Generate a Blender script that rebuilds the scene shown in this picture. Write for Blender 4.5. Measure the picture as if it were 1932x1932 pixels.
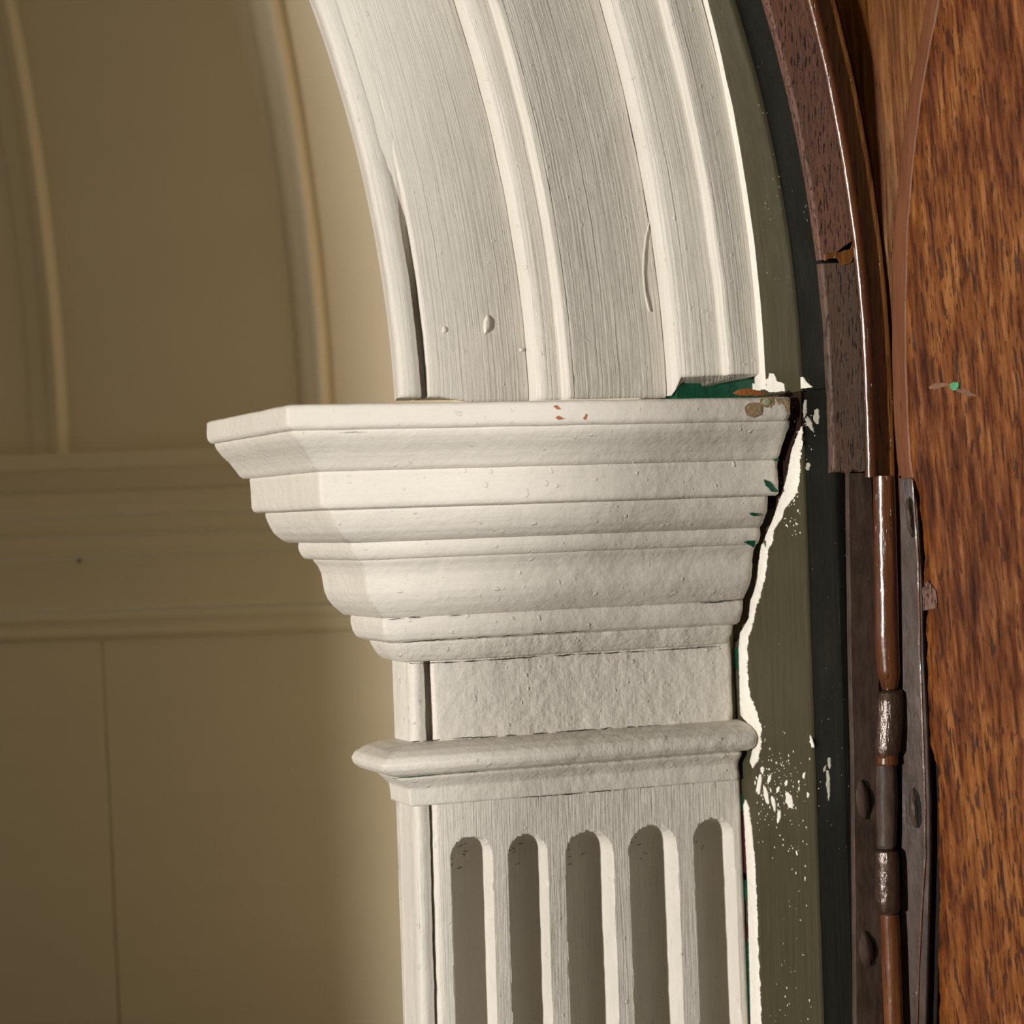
import bpy, math, random
import numpy as np
from mathutils import Matrix, Vector, noise

random.seed(7)
for o in list(bpy.data.objects):
    bpy.data.objects.remove(o, do_unlink=True)
scene = bpy.context.scene
COL = scene.collection

# ------------------------------------------------------------------ units
# U = right along the cupboard front, V = up, W = towards the room.
# One unit is 0.2 mm; W = 0 is the face of the pilaster.
S = 0.0002
Z0 = 1.55
F = 4350.0                      # focal length in pixels of a 1932 px frame
TH = math.radians(21.0)
RHO = 0.034

def P3(U, V, W):
    return (U * S, -W * S, Z0 + V * S)

# ------------------------------------------------------------------ camera
d = np.array([math.sin(TH), math.cos(TH), 0.0])
r0 = np.array([math.cos(TH), -math.sin(TH), 0.0])
up = np.array([0.0, 0.0, 1.0])
ix = math.cos(RHO) * r0 - math.sin(RHO) * up
iu = math.sin(RHO) * r0 + math.cos(RHO) * up
Cc = -F * d
cam_data = bpy.data.cameras.new('camera')
cam = bpy.data.objects.new('camera', cam_data)
COL.objects.link(cam)
M = Matrix((( ix[0], iu[0], -d[0], Cc[0] * S),
            ( ix[1], iu[1], -d[1], Cc[1] * S),
            ( ix[2], iu[2], -d[2], Z0 + Cc[2] * S),
            (0, 0, 0, 1)))
cam.matrix_world = M
cam_data.sensor_fit = 'HORIZONTAL'
cam_data.sensor_width = 36.0
cam_data.lens = 36.0 * F / 1932.0
cam_data.clip_start = 0.02
cam_data.clip_end = 50
cam_data.dof.use_dof = True
cam_data.dof.focus_distance = (F - 120) * S
cam_data.dof.aperture_fstop = 81.0 / 7.0
scene.camera = cam

# ------------------------------------------------------------------ light
world = bpy.data.worlds.new('world')
scene.world = world
world.use_nodes = True
bg = world.node_tree.nodes['Background']
bg.inputs['Color'].default_value = (1.0, 0.85, 0.60, 1)
bg.inputs['Strength'].default_value = 0.115

def area(name, pos, target, size, power, color):
    l = bpy.data.lights.new(name, 'AREA')
    l.shape = 'DISK'
    l.size = size
    l.energy = power
    l.color = color
    o = bpy.data.objects.new(name, l)
    COL.objects.link(o)
    p = Vector(P3(*pos)); t = Vector(P3(*target))
    o.location = p
    o.rotation_euler = (t - p).to_track_quat('-Z', 'Y').to_euler()
    return o

ALPHA = math.radians(25.5)
DA = 30000
area('studio_lamp_left', (-DA * math.cos(ALPHA), 700, DA * math.sin(ALPHA)), (0, 0, 0), 0.20, 395, (1.0, 0.965, 0.915))
BETA = math.radians(48.9)
DB = 15000
area('studio_lamp_right', (55 + DB * math.cos(BETA), 500, 300 + DB * math.sin(BETA)), (0, 0, 200), 0.24, 84, (1.0, 0.985, 0.95))

scene.view_settings.view_transform = 'Standard'
scene.view_settings.look = 'None'
scene.view_settings.exposure = 0.0
scene.view_settings.gamma = 1.0
scene.view_settings.use_curve_mapping = False

# ------------------------------------------------------------------ geometry helpers
def ray(x, y):
    return d + (x - 966) / F * ix + (966 - y) / F * iu

def onW(x, y, w):
    r = ray(x, y); t = (-w - Cc[1]) / r[1]; p = Cc + t * r
    return p[0], p[2]

def onU(x, y, u):
    r = ray(x, y); t = (u - Cc[0]) / r[0]; p = Cc + t * r
    return -p[1], p[2]

def nz(x, y, z=0.0):
    return noise.noise(Vector((x, y, z)))

def wob(a, b, seed=0.0, amp=1.0):
    return amp * (1.1 * nz(a / 70, b / 70, seed) + 0.55 * nz(a / 22, b / 22, seed + 9) + 0.25 * nz(a / 8, b / 8, seed + 5))

def link(name, verts, faces, mat, parent=None, uvs=None, smooth=True, angle=48):
    me = bpy.data.meshes.new(name)
    me.from_pydata([P3(*v) for v in verts], [], faces)
    if uvs is not None:
        lay = me.uv_layers.new(name='uv')
        buf = np.zeros(len(me.loops) * 2, dtype=np.float32)
        vi = np.zeros(len(me.loops), dtype=np.int32)
        me.loops.foreach_get('vertex_index', vi)
        ua = np.array(uvs, dtype=np.float32)
        buf = ua[vi].reshape(-1)
        lay.data.foreach_set('uv', buf)
    me.materials.append(mat)
    me.update()
    if smooth:
        me.shade_smooth()
        me.set_sharp_from_angle(angle=math.radians(angle))
    o = bpy.data.objects.new(name, me)
    COL.objects.link(o)
    if parent is not None:
        o.parent = parent
    return o

def grid(name, rows, mat, parent=None, uv=None, wrap=False, caps=False, angle=48, flip=False):
    """rows: list of equal-length point lists. wrap closes each row; caps closes the first and last row."""
    n = len(rows[0]); m = len(rows)
    verts = [p for r in rows for p in r]
    if uv is None:
        uv = [(i, j) for i in range(m) for j in range(n)]
    faces = []
    jn = n if wrap else n - 1
    for i in range(m - 1):
        for j in range(jn):
            a = i * n + j; b = i * n + (j + 1) % n; c = (i + 1) * n + (j + 1) % n; e = (i + 1) * n + j
            faces.append((a, b, c, e) if not flip else (a, e, c, b))
    if caps and wrap:
        f0 = list(range(n)); f1 = list(range((m - 1) * n, m * n))
        if flip:
            faces.append(tuple(f0)); faces.append(tuple(reversed(f1)))
        else:
            faces.append(tuple(reversed(f0))); faces.append(tuple(f1))
    return link(name, verts, faces, mat, parent, uv, True, angle)

def empty(name, loc, label=None, cat=None, group=None, kind=None):
    o = bpy.data.objects.new(name, None)
    o.empty_display_size = 0.01
    COL.objects.link(o)
    # parts are modelled in world coordinates: the empty marks the base
    o.location = (0, 0, 0)
    tag(o, label, cat, group, kind)
    return o

def tag(o, label=None, cat=None, group=None, kind=None):
    if label: o['label'] = label
    if cat: o['category'] = cat
    if group: o['group'] = group
    if kind: o['kind'] = kind
    return o

def dense(pts, step):
    out = []
    for (a, b), (c, e) in zip(pts[:-1], pts[1:]):
        L = math.hypot(c - a, e - b); k = max(1, int(round(L / step)))
        for i in range(k):
            t = i / k
            out.append((a + (c - a) * t, b + (e - b) * t))
    out.append(pts[-1])
    return out

def soften(pts, n=1):
    for _ in range(n):
        q = [pts[0]]
        for i in range(1, len(pts) - 1):
            q.append(tuple(0.25 * pts[i - 1][k] + 0.5 * pts[i][k] + 0.25 * pts[i + 1][k] for k in range(len(pts[i]))))
        q.append(pts[-1]); pts = q
    return pts

def catmull(pts, k=6):
    out = []
    n = len(pts)
    for i in range(n - 1):
        p0 = pts[max(i - 1, 0)]; p1 = pts[i]; p2 = pts[i + 1]; p3 = pts[min(i + 2, n - 1)]
        for j in range(k):
            t = j / k
            out.append(tuple(0.5 * ((2 * b) + (-a + c) * t + (2 * a - 5 * b + 4 * c - e) * t * t + (-a + 3 * b - 3 * c + e) * t ** 3)
                             for a, b, c, e in zip(p0, p1, p2, p3)))
    out.append(tuple(pts[-1]))
    return out

def interp(x, xs, ys):
    return float(np.interp(x, xs, ys))

# ------------------------------------------------------------------ materials
class NT:
    def __init__(self, name):
        self.m = bpy.data.materials.new(name); self.m.use_nodes = True
        self.t = self.m.node_tree; self.n = self.t.nodes; self.l = self.t.links
        self.b = self.n['Principled BSDF']
    def node(self, typ, **kw):
        o = self.n.new(typ)
        for k, v in kw.items():
            setattr(o, k, v)
        return o
    def uv(self, su, sv, rot=0.0):
        t = self.node('ShaderNodeUVMap')
        mp = self.node('ShaderNodeMapping'); mp.inputs['Scale'].default_value = (su, sv, 1)
        mp.inputs['Rotation'].default_value = (0, 0, rot)
        self.l.new(t.outputs[0], mp.inputs[0]); return mp.outputs[0]
    def pos(self, sx, sy, sz, rot=(0, 0, 0)):
        g = self.node('ShaderNodeNewGeometry')
        m1 = self.node('ShaderNodeMapping'); m1.inputs['Scale'].default_value = (1 / S, 1 / S, 1 / S)
        m1.inputs['Rotation'].default_value = rot
        m2 = self.node('ShaderNodeMapping'); m2.inputs['Scale'].default_value = (sx, sy, sz)
        self.l.new(g.outputs['Position'], m1.inputs[0]); self.l.new(m1.outputs[0], m2.inputs[0])
        return m2.outputs[0]
    def noise(self, vec, scale=1.0, detail=4.0, rough=0.55, dist=0.0):
        o = self.node('ShaderNodeTexNoise'); o.inputs['Scale'].default_value = scale
        o.inputs['Detail'].default_value = detail; o.inputs['Roughness'].default_value = rough
        o.inputs['Distortion'].default_value = dist
        self.l.new(vec, o.inputs['Vector']); return o.outputs[0]
    def ramp(self, fac, stops):
        o = self.node('ShaderNodeValToRGB'); e = o.color_ramp.elements
        while len(e) < len(stops): e.new(0.5)
        for i, (p, c) in enumerate(stops):
            e[i].position = p
            e[i].color = (c if isinstance(c, tuple) else (c, c, c)) + (1,) if not (isinstance(c, tuple) and len(c) == 4) else c
        self.l.new(fac, o.inputs[0]); return o.outputs[0]
    def mix(self, fac, a, b, mode='MIX'):
        o = self.node('ShaderNodeMix', data_type='RGBA', blend_type=mode)
        for sock, v in ((o.inputs['Factor'], fac), (o.inputs['A'], a), (o.inputs['B'], b)):
            pass
        ins = [i for i in o.inputs if i.enabled]
        for sock, v in zip(ins, (fac, a, b)):
            if hasattr(v, 'is_linked') or hasattr(v, 'links'):
                self.l.new(v, sock)
            elif isinstance(v, (int, float)):
                sock.default_value = v
            else:
                sock.default_value = tuple(v) + (1,) if len(v) == 3 else v
        return [x for x in o.outputs if x.enabled][0]
    def math(self, op, a, b=None):
        o = self.node('ShaderNodeMath', operation=op)
        for i, v in enumerate((a, b)):
            if v is None: continue
            if isinstance(v, (int, float)): o.inputs[i].default_value = v
            else: self.l.new(v, o.inputs[i])
        return o.outputs[0]
    def bump(self, h, dist, strength=1.0, prev=None):
        o = self.node('ShaderNodeBump'); o.inputs['Strength'].default_value = strength
        o.inputs['Distance'].default_value = dist * S
        self.l.new(h, o.inputs['Height'])
        if prev is not None: self.l.new(prev, o.inputs['Normal'])
        return o.outputs[0]
    def out(self, color=None, rough=None, normal=None, spec=None):
        if color is not None:
            if isinstance(color, tuple): self.b.inputs['Base Color'].default_value = color + (1,)
            else: self.l.new(color, self.b.inputs['Base Color'])
        if rough is not None:
            if isinstance(rough, (int, float)): self.b.inputs['Roughness'].default_value = rough
            else: self.l.new(rough, self.b.inputs['Roughness'])
        if normal is not None: self.l.new(normal, self.b.inputs['Normal'])
        if spec is not None: self.b.inputs['Specular IOR Level'].default_value = spec
        return self.m

CREAM = (0.67, 0.626, 0.556)

def paint(name, su, sv, brush=1.6, lump=1.2, stain=0.0, base=CREAM, curl=0.8):
    """thick brushed paint; u runs along the moulding, v across it, both in 0.2 mm units"""
    k = NT(name)
    streak = k.noise(k.uv(su, sv), 1.0, 3.0, 0.6, curl)
    lumps = k.noise(k.pos(1 / 34, 1 / 34, 1 / 34), 1.0, 5.0, 0.6)
    fine = k.noise(k.pos(1 / 9, 1 / 9, 1 / 9), 1.0, 2.0, 0.5)
    pim = k.ramp(k.noise(k.pos(1 / 13, 1 / 13, 1 / 13), 1.0, 0.0), [(0.775, 0.0), (0.84, 1.0)])
    n = k.bump(lumps, 3.0 * lump, 1.0)
    n = k.bump(streak, brush, 1.0, n)
    n = k.bump(fine, 0.45 * lump, 1.0, n)
    n = k.bump(pim, 1.3 * lump, 1.0, n)
    tone = k.noise(k.pos(1 / 160, 1 / 160, 1 / 160), 1.0, 4.0, 0.6)
    c = k.ramp(tone, [(0.3, tuple(v * 0.955 for v in base)), (0.7, tuple(min(1, v * 1.03) for v in base))])
    return k.out(c, 0.50, n, 0.32)

M_ARCH = paint('paint_brushed_arch', 1 / 420, 1 / 6.0, 2.6, 0.6, curl=0.6)
M_CAP = paint('paint_brushed_capital', 1 / 260, 1 / 7, 0.6, 1.0)
M_SHAFT = paint('paint_brushed_shaft', 1 / 170, 1 / 6.0, 2.0, 0.9, curl=1.3)
M_NECK = paint('paint_lumpy', 1 / 90, 1 / 12, 1.0, 1.7)
M_TORUS = paint('paint_necking', 1 / 9, 1 / 60, 0.8, 1.2)

def wallpaint(name, base):
    k = NT(name)
    a = k.noise(k.pos(1 / 900, 1 / 900, 1 / 60), 1.0, 3.0, 0.5)
    n = k.bump(a, 3.0)
    c = k.ramp(k.noise(k.pos(1 / 700, 1 / 700, 1 / 300), 1.0, 4.0), [(0.3, tuple(v * 0.95 for v in base)), (0.7, base)])
    return k.out(c, 0.6, n, 0.2)

M_WALL = wallpaint('paint_interior_drab', (0.69, 0.595, 0.425))
M_FLOOR = wallpaint('floor_brown', (0.10, 0.06, 0.03))

def flat(name, col, rough=0.5, spec=0.3, grain=None, bumpd=1.0, var=0.25):
    k = NT(name)
    g = grain or (1 / 12, 1 / 12, 1 / 12)
    a = k.noise(k.pos(*g), 1.0, 4.0, 0.6)
    c = k.ramp(a, [(0.3, tuple(v * (1 - var) for v in col)), (0.7, tuple(min(1.0, v * (1 + var)) for v in col))])
    return k.out(c, rough, k.bump(a, bumpd), spec)

M_WHITE = flat('paint_fresh_white', (0.78, 0.74, 0.65), 0.5, 0.3, None, 2.0, 0.06)
M_GREEN = flat('paint_emerald', (0.003, 0.062, 0.031), 0.35, 0.5, None, 2.0, 0.4)
M_CRACK = flat('crack_shadow_grime', (0.012, 0.016, 0.012), 0.8, 0.1)
M_BROWNSTAIN = flat('stain_brown', (0.33, 0.235, 0.135), 0.5, 0.3, (1 / 5, 1 / 5, 1 / 5), 2.0, 0.4)
M_ORANGE = flat('splinter_orange', (0.36, 0.12, 0.03), 0.6, 0.3, (1 / 4, 1 / 4, 1 / 4), 2.0, 0.4)
M_PALEGREEN = flat('drip_pale_green', (0.36, 0.40, 0.24), 0.3, 0.4, None, 1.0, 0.15)
M_MAROON = flat('paint_maroon', (0.05, 0.008, 0.008), 0.5, 0.3)

def specked(name, base, rough, specks=0.0, speck_col=(0.75, 0.72, 0.64), grain=(1 / 8, 1 / 8, 1 / 220), var=0.2, bumpd=0.7):
    k = NT(name)
    a = k.noise(k.pos(*grain), 1.0, 3.0, 0.6)
    c = k.ramp(a, [(0.3, tuple(v * (1 - var) for v in base)), (0.72, tuple(v * (1 + var) for v in base))])
    if specks > 0:
        f = k.noise(k.pos(1 / 4.0, 1 / 4.0, 1 / 6.5), 1.0, 1.0, 0.5)
        z = k.noise(k.pos(1 / 130, 1 / 130, 1 / 130), 1.0, 2.0, 0.5)
        t = k.math('ADD', f, k.math('MULTIPLY', z, 0.35))
        msk = k.ramp(t, [(1.03 - specks, 0.0), (1.06 - specks, 1.0)])
        c = k.mix(msk, c, speck_col)
    lum = k.noise(k.pos(1 / 60, 1 / 60, 1 / 120), 1.0, 3.0)
    r = k.ramp(lum, [(0.3, rough * 0.75), (0.7, min(1.0, rough * 1.3))])
    return k.out(c, r, k.bump(a, bumpd), 0.12)

M_OLIVE = specked('paint_olive', (0.056, 0.049, 0.027), 0.36, 0.05)
M_BLACK = specked('paint_black_green', (0.0062, 0.006, 0.0042), 0.45, 0.06, (0.30, 0.28, 0.22), (1 / 5, 1 / 5, 1 / 260), 0.4, 1.4)

def wood(name, light, mid, dark, tilt=0.05, length=110, width=8, rough=0.34, fleck=0.5, bumpd=2.2, coat=0.0, contrast=1.0, spec=0.3):
    k = NT(name)
    rot = (0, tilt, 0)
    big = k.noise(k.pos(1 / 70, 1 / 70, 1 / 480, rot), 1.0, 4.0, 0.55, 0.4)
    fib = k.noise(k.pos(1 / width, 1 / width, 1 / length, rot), 1.0, 3.0, 0.6, 0.25)
    fine = k.noise(k.pos(1 / 3.2, 1 / 3.2, 1 / 120, rot), 1.0, 2.0, 0.5)
    pores = k.noise(k.pos(1 / (width * 0.62), 1 / (width * 0.62), 1 / (length * 0.36), rot), 1.0, 1.5, 0.5, 0.35)
    c = k.ramp(big, [(0.28, mid), (0.68, light)])
    f1 = k.ramp(fib, [(0.42, 0.0), (0.62, 0.75 * contrast)])
    c = k.mix(f1, c, mid)
    f2 = k.ramp(pores, [(fleck, 0.0), (fleck + 0.075, 0.92)])
    c = k.mix(f2, c, dark)
    f3 = k.ramp(fine, [(0.50, 0.0), (0.8, 0.5)])
    c = k.mix(f3, c, mid)
    h = k.math('ADD', k.math('MULTIPLY', k.ramp(pores, [(fleck, 1.0), (fleck + 0.1, 0.0)]), 0.8), k.math('MULTIPLY', fib, 0.7))
    lump = k.noise(k.pos(1 / 26, 1 / 26, 1 / 60), 1.0, 4.0, 0.6)
    n = k.bump(h, bumpd)
    n = k.bump(lump, 1.6, 1.0, n)
    m = k.out(c, rough, n, spec)
    k.b.inputs['Coat Weight'].default_value = coat
    k.b.inputs['Coat Roughness'].default_value = 0.22
    return m

def streaky(name, stops, pore, tilt, width, length, pore_at, rough, spec, bumpd=0.8):
    k = NT(name)
    rot = (0, tilt, 0)
    wav = k.noise(k.pos(1 / 260, 1 / 260, 1 / 420), 1.0, 2.0, 0.5)
    fib = k.noise(k.pos(1 / width, 1 / width, 1 / length, rot), 1.0, 6.0, 0.62, 0.12)
    big = k.noise(k.pos(1 / 120, 1 / 120, 1 / 380, rot), 1.0, 3.0, 0.5)
    t = k.math('ADD', k.math('MULTIPLY', fib, 0.72), k.math('MULTIPLY', big, 0.28))
    c = k.ramp(t, stops)
    p1 = k.noise(k.pos(1 / (width * 0.42), 1 / (width * 0.42), 1 / (length * 0.34), rot), 1.0, 2.5, 0.6, 0.2)
    dens = k.math('ADD', p1, k.math('MULTIPLY', k.math('SUBTRACT', big, 0.5), 0.22))
    f = k.ramp(dens, [(pore_at, 0.0), (pore_at + 0.06, 0.85)])
    c = k.mix(f, c, pore)
    h = k.math('SUBTRACT', fib, k.math('MULTIPLY', f, 0.5))
    n = k.bump(h, bumpd)
    n = k.bump(k.noise(k.pos(1 / 30, 1 / 30, 1 / 70), 1.0, 4.0, 0.6), 2.2, 1.0, n)
    r = k.ramp(fib, [(0.3, rough * 1.2), (0.7, rough * 0.8)])
    return k.out(c, r, n, spec)
M_DOOR = streaky('wood_door_mahogany', [(0.33, (0.030, 0.008, 0.003)), (0.44, (0.092, 0.024, 0.005)), (0.53, (0.165, 0.050, 0.009)), (0.64, (0.27, 0.100, 0.022))],
                 (0.026, 0.011, 0.009), 0.12, 12, 430, 0.57, 0.50, 0.06)
M_EDGE = wood('wood_door_edge', (0.20, 0.078, 0.036), (0.14, 0.052, 0.024), (0.07, 0.024, 0.013), 0.0, 160, 14, 0.5, 0.68, 0.8)
M_FACE = streaky('wood_frame_face', [(0.30, (0.035, 0.011, 0.003)), (0.46, (0.11, 0.036, 0.007)), (0.66, (0.24, 0.10, 0.024))], (0.03, 0.012, 0.006), 0.03, 9, 170, 0.62, 0.5, 0.06)
M_STRIP = wood('wood_varnished_strip', (0.30, 0.125, 0.028), (0.12, 0.04, 0.009), (0.02, 0.007, 0.004), 0.0, 150, 6, 0.22, 0.62, 1.2, 0.4)
M_BATTEN = wood('wood_batten_worn', (0.17, 0.075, 0.042), (0.092, 0.046, 0.033), (0.022, 0.014, 0.012), 0.0, 60, 5, 0.5, 0.57, 1.3, spec=0.2)
M_BATTEN2 = wood('wood_batten_grey', (0.125, 0.064, 0.040), (0.068, 0.044, 0.032), (0.018, 0.013, 0.011), 0.0, 70, 5, 0.5, 0.57, 1.2, spec=0.2)
M_ROD = wood('varnished_rod', (0.16, 0.058, 0.018), (0.075, 0.023, 0.008), (0.02, 0.007, 0.004), 0.0, 160, 6, 0.24, 0.64, 0.9, 0.5)
M_LEAF = specked('hinge_leaf_brown', (0.060, 0.040, 0.031), 0.42, 0.055, (0.26, 0.18, 0.11), (1 / 18, 1 / 18, 1 / 60), 0.35, 1.5)

def metal(name, col, rough):
    k = NT(name)
    a = k.noise(k.pos(1 / 7, 1 / 7, 1 / 26), 1.0, 4.0, 0.6)
    c = k.ramp(a, [(0.3, tuple(v * 0.6 for v in col)), (0.7, tuple(v * 1.35 for v in col))])
    r = k.ramp(a, [(0.3, rough * 0.8), (0.7, rough * 1.5)])
    k.b.inputs['Metallic'].default_value = 0.35
    return k.out(c, r, k.bump(a, 2.0), 0.7)

M_METAL = metal('hinge_knuckle_dark', (0.060, 0.034, 0.022), 0.20)
M_VOID = flat('cavity_gap_shade', (0.014, 0.010, 0.008), 0.8, 0.1)  # near-black colour standing in for deep shade inside the gaps

# ------------------------------------------------------------------ setting: the dim recess behind the arch
UR = 464.0                      # plane of the right-hand reveal
BR = 4350 / 0.72 - F            # the back wall stands square to the view, this far behind
def wallP(a, v, n=0.0):
    """point of the back wall: a along it, v up, n proud of it"""
    t = BR - n
    return (t * d[0] + a * r0[0], v, -(t * d[1] + a * r0[1]))
def px_wall(x, y, n=0.0):
    k = (F + BR - n) / F
    q = k * ((x - 966) * ix + (966 - y) * iu)
    return float(q @ r0), float(q @ up)

aL, aR = -5600.0, 60.0
vb = -1430.0
_, v_ct = px_wall(300, 850)
_, v_cb = px_wall(300, 1207)
a_joint = px_wall(192, 1215)[0]
a_joint2 = px_wall(222, 1932)[0]

wall_back = empty('wall_back', (0, 0, 0), 'drab panelled wall at the back of the recess', None, None, 'structure')
def panel(al0, al1, ar0, ar1, nm='panel'):
    rows = []
    for i in range(13):
        v = vb + (v_cb + 10 - vb) * i / 12
        t = (v - (-1000)) / (v_cb + 1000)
        l = al0 + (al1 - al0) * t; r = ar0 + (ar1 - ar0) * t
        rows.append([wallP(l, v, -14), wallP(l, v, -1.5), wallP(l + 3, v, 0), wallP((l + r) / 2, v, 0), wallP(r - 3, v, 0), wallP(r, v, -1.5), wallP(r, v, -14)])
    return grid(nm, rows, M_WALL, wall_back, angle=12)
panel(aL, aL, a_joint2 - 1.6, a_joint - 1.0)
panel(a_joint2 + 1.6, a_joint + 1.0, aR, aR)
grid('backing', [[wallP(aL, v, -15), wallP(aR, v, -15)] for v in (vb, v_cb + 30)], M_WALL, wall_back)

# cornice along the back wall: mouldings as separate bands
cornice = empty('trim_1', (0, 0, 0), 'drab moulded cornice running across the back of the recess', None, None, 'structure')
def px_v(y0):                       # heights read at the left edge of the picture
    return px_wall(0, y0)[1]
cor = [  # name, [(projection, pixel height)]
    ('fillet', [(96, 862), (100, 864), (100, 890), (96, 893)]),
    ('cove', [(90, 893), (82, 905), (66, 922), (58, 931)]),
    ('fascia', [(50, 932), (50, 950), (47, 962), (50, 979)]),
    ('ovolo', [(44, 981), (43, 995), (38, 1008), (30, 1017)]),
    ('small_fillet', [(27, 1019), (27, 1038), (22, 1057)]),
    ('ogee', [(22, 1059), (14, 1082), (10, 1110), (10, 1140), (14, 1158)]),
    ('base_bead', [(16, 1161), (21, 1168), (21, 1176), (14, 1181), (12, 1193), (18, 1198), (14, 1208), (2, 1213)]),
]
for nm, prof in cor:
    pr = dense([(p, px_v(y)) for p, y in prof], 4)
    pr = soften(pr, 1)
    pr = [(-12, pr[0][1])] + pr + [(-12, pr[-1][1])]
    rows = []
    for i in range(61):
        a = aL + (aR - aL) * i / 60
        rows.append([wallP(a, v, p * 0.8 + (0.5 * nz(a / 90, v / 30) if p > -5 else 0)) for p, v in pr])
    grid(nm, rows, M_WALL, cornice, wrap=True, caps=True)
for (x, y, r) in ((225, 897, 9), (240, 892, 4), (152, 1058, 4.5), (365, 1145, 3)):
    a, v = px_wall(x, y); p = {897: 66, 892: 70, 1058: 21, 1145: 10}[y] * 0.8 + 1.0
    pts = [wallP(a, v, p)]
    K = 12
    rr = [r * 1.35 * (1 + 0.3 * nz(i * 1.7, x)) for i in range(K)]
    pts += [wallP(a + rr[i] * math.cos(2 * math.pi * i / K), v + 0.8 * rr[i] * math.sin(2 * math.pi * i / K), p + 0.5) for i in range(K)]
    link('stain_mark', pts, [(0, 1 + i, 1 + (i + 1) % K) for i in range(K)], flat('knot_%d' % y, (0.10, 0.08, 0.05), 0.7, 0.1), cornice)

# vault above the cornice, with two ribs
AC = px_wall(-1650, 700)[0]
v0 = px_v(866)
V_TOP = 2300.0
def vault(s, v, n=0.0):
    h = max(0.0, v - v0)
    c = math.sqrt(max(0.02, 1 - (h / 3900.0) ** 2))
    c = 1 - 0.62 * (1 - c)
    cov = 0.00011 * h * h
    a = AC + (s - AC) * c
    return wallP(a, v, n + cov)
rows = []
for i in range(41):
    v = v0 - 20 + (V_TOP - v0 + 20) * i / 40
    rows.append([vault(aL + (aR + 200 - aL) * j / 40, v, 0) for j in range(41)])
vt = grid('ceiling', rows, M_WALL)
tag(vt, 'drab curved vault above the cornice inside the recess', None, None, 'structure')

def rib(xl, xr, y, label):
    s0 = px_wall(xl, y)[0]; s1 = px_wall(xr, y)[0]
    # keep the base positions where they meet the cornice
    w = s1 - s0
    prof = [(-0.02, -6), (0.0, 2), (0.08, 9), (0.20, 15), (0.36, 19), (0.50, 20), (0.56, 22), (0.60, 30), (0.66, 36), (0.74, 37), (0.79, 33), (0.82, 20), (0.86, 6), (0.92, 1), (0.98, -1), (1.0, -6)]
    pr = soften(dense([(a * w, n) for a, n in prof], 3.5), 1)
    rows = []
    for i in range(71):
        v = v0 - 15 + (V_TOP - v0 + 10) * i / 70
        rows.append([vault(s0 + a, v, n + 0.8 * nz(v / 160, a / 20, s0)) for a, n in pr])
    o = grid('trim', rows, M_WALL)
    return o
rb = rib(62, 136, 858, ''); rb.name = 'trim_2'; tag(rb, 'moulded rib curving up the vault at the left edge', None, None, 'structure')
rb = rib(565, 628, 760, ''); rb.name = 'trim_3'; tag(rb, 'moulded rib curving up the vault just behind the white arch', None, None, 'structure')

# remaining faces that close the recess (right cheek hidden by the pilaster, left jamb with an added light-blocking wing, floor)
UL = -5300.0
LW = 2650.0
DL = math.radians(43)
pR = wallP(aR, 0); pL = wallP(aL, 0)
def slab(name, pts, mat, label, t=40):
    """vertical wall over the U-W polyline pts, thickness t to the right of the run"""
    rows = []
    for v in (vb, -600, 200, 1000, V_TOP):
        rows.append([(u, v, w) for u, w in pts])
    o = grid(name, rows, mat)
    tag(o, label, None, None, 'structure'); return o
slab('wall_right', [(UR + 2, -20), (UR + 2, pR[2] - 60), (UR + 60, pR[2] - 60), (UR + 60, -20), (UR + 2, -20)], M_WALL, 'drab right cheek of the recess behind the fluted pilaster')
rows = []
for v, lw in ((vb, LW + 520), (-900, LW + 510), (-300, LW + 470), (100, LW + 450), (500, LW + 410), (1000, LW + 380), (V_TOP, LW + 300)):  # added wing, out of view; its length shapes the shade on the back wall
    rows.append([(u, v, w) for u, w in [(UL, 420), (UL - lw * math.cos(DL), 420 + lw * math.sin(DL)), (UL - lw * math.cos(DL) - 40, 420 + lw * math.sin(DL) - 30), (UL - 50, 380),
                 (UL, -400), (pL[0] - 60, pL[2]), (pL[0] - 160, pL[2]), (UL - 120, -400), (UL - 700, 0), (UL - 700, 420), (UL, 420)]])
wl = grid('wall_left', rows, M_WALL)
tag(wl, 'drab left cheek of the recess with an added unseen wing blocking the left lamp', None, None, 'structure')
fl = link('floor', [(UL - 100, vb, -125), (UR + 60, vb, -125), (UR + 60, vb, -3600), (UL - 100, vb, -3600),
                    (UL - 100, vb - 60, -125), (UR + 60, vb - 60, -125), (UR + 60, vb - 60, -3600), (UL - 100, vb - 60, -3600)],
          [(0, 1, 2, 3), (7, 6, 5, 4), (0, 4, 5, 1), (1, 5, 6, 2), (2, 6, 7, 3), (3, 7, 4, 0)], M_FLOOR)  # out of view; made dark and set high to darken the lower back wall
tag(fl, 'dark brown floor board of the recess', None, None, 'structure')

# ------------------------------------------------------------------ arch architrave
CU = -2640.0
ACV = 150.0
CV = onW(900, 748, 0)[1]
PHI1 = math.radians(62)
def arch_pt(edge, W, phi, dv=0.0):
    """phi = 0 at the springing; edge is the U of the line there"""
    R = math.hypot(edge - CU, CV - ACV)
    p = phi + math.asin((CV - ACV) / R)
    return (CU + R * math.cos(p), ACV + dv + R * math.sin(p), W)
def px_edge(x, w, y=735):
    return onW(x, y, w)[0]

arch = empty('painted_arch', (0, 0, 0), 'cream painted arch with stepped mouldings rising above the capital', 'arch')
NA = 230
phis = [PHI1 * (i / NA) ** 1.35 for i in range(NA + 1)]

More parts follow.
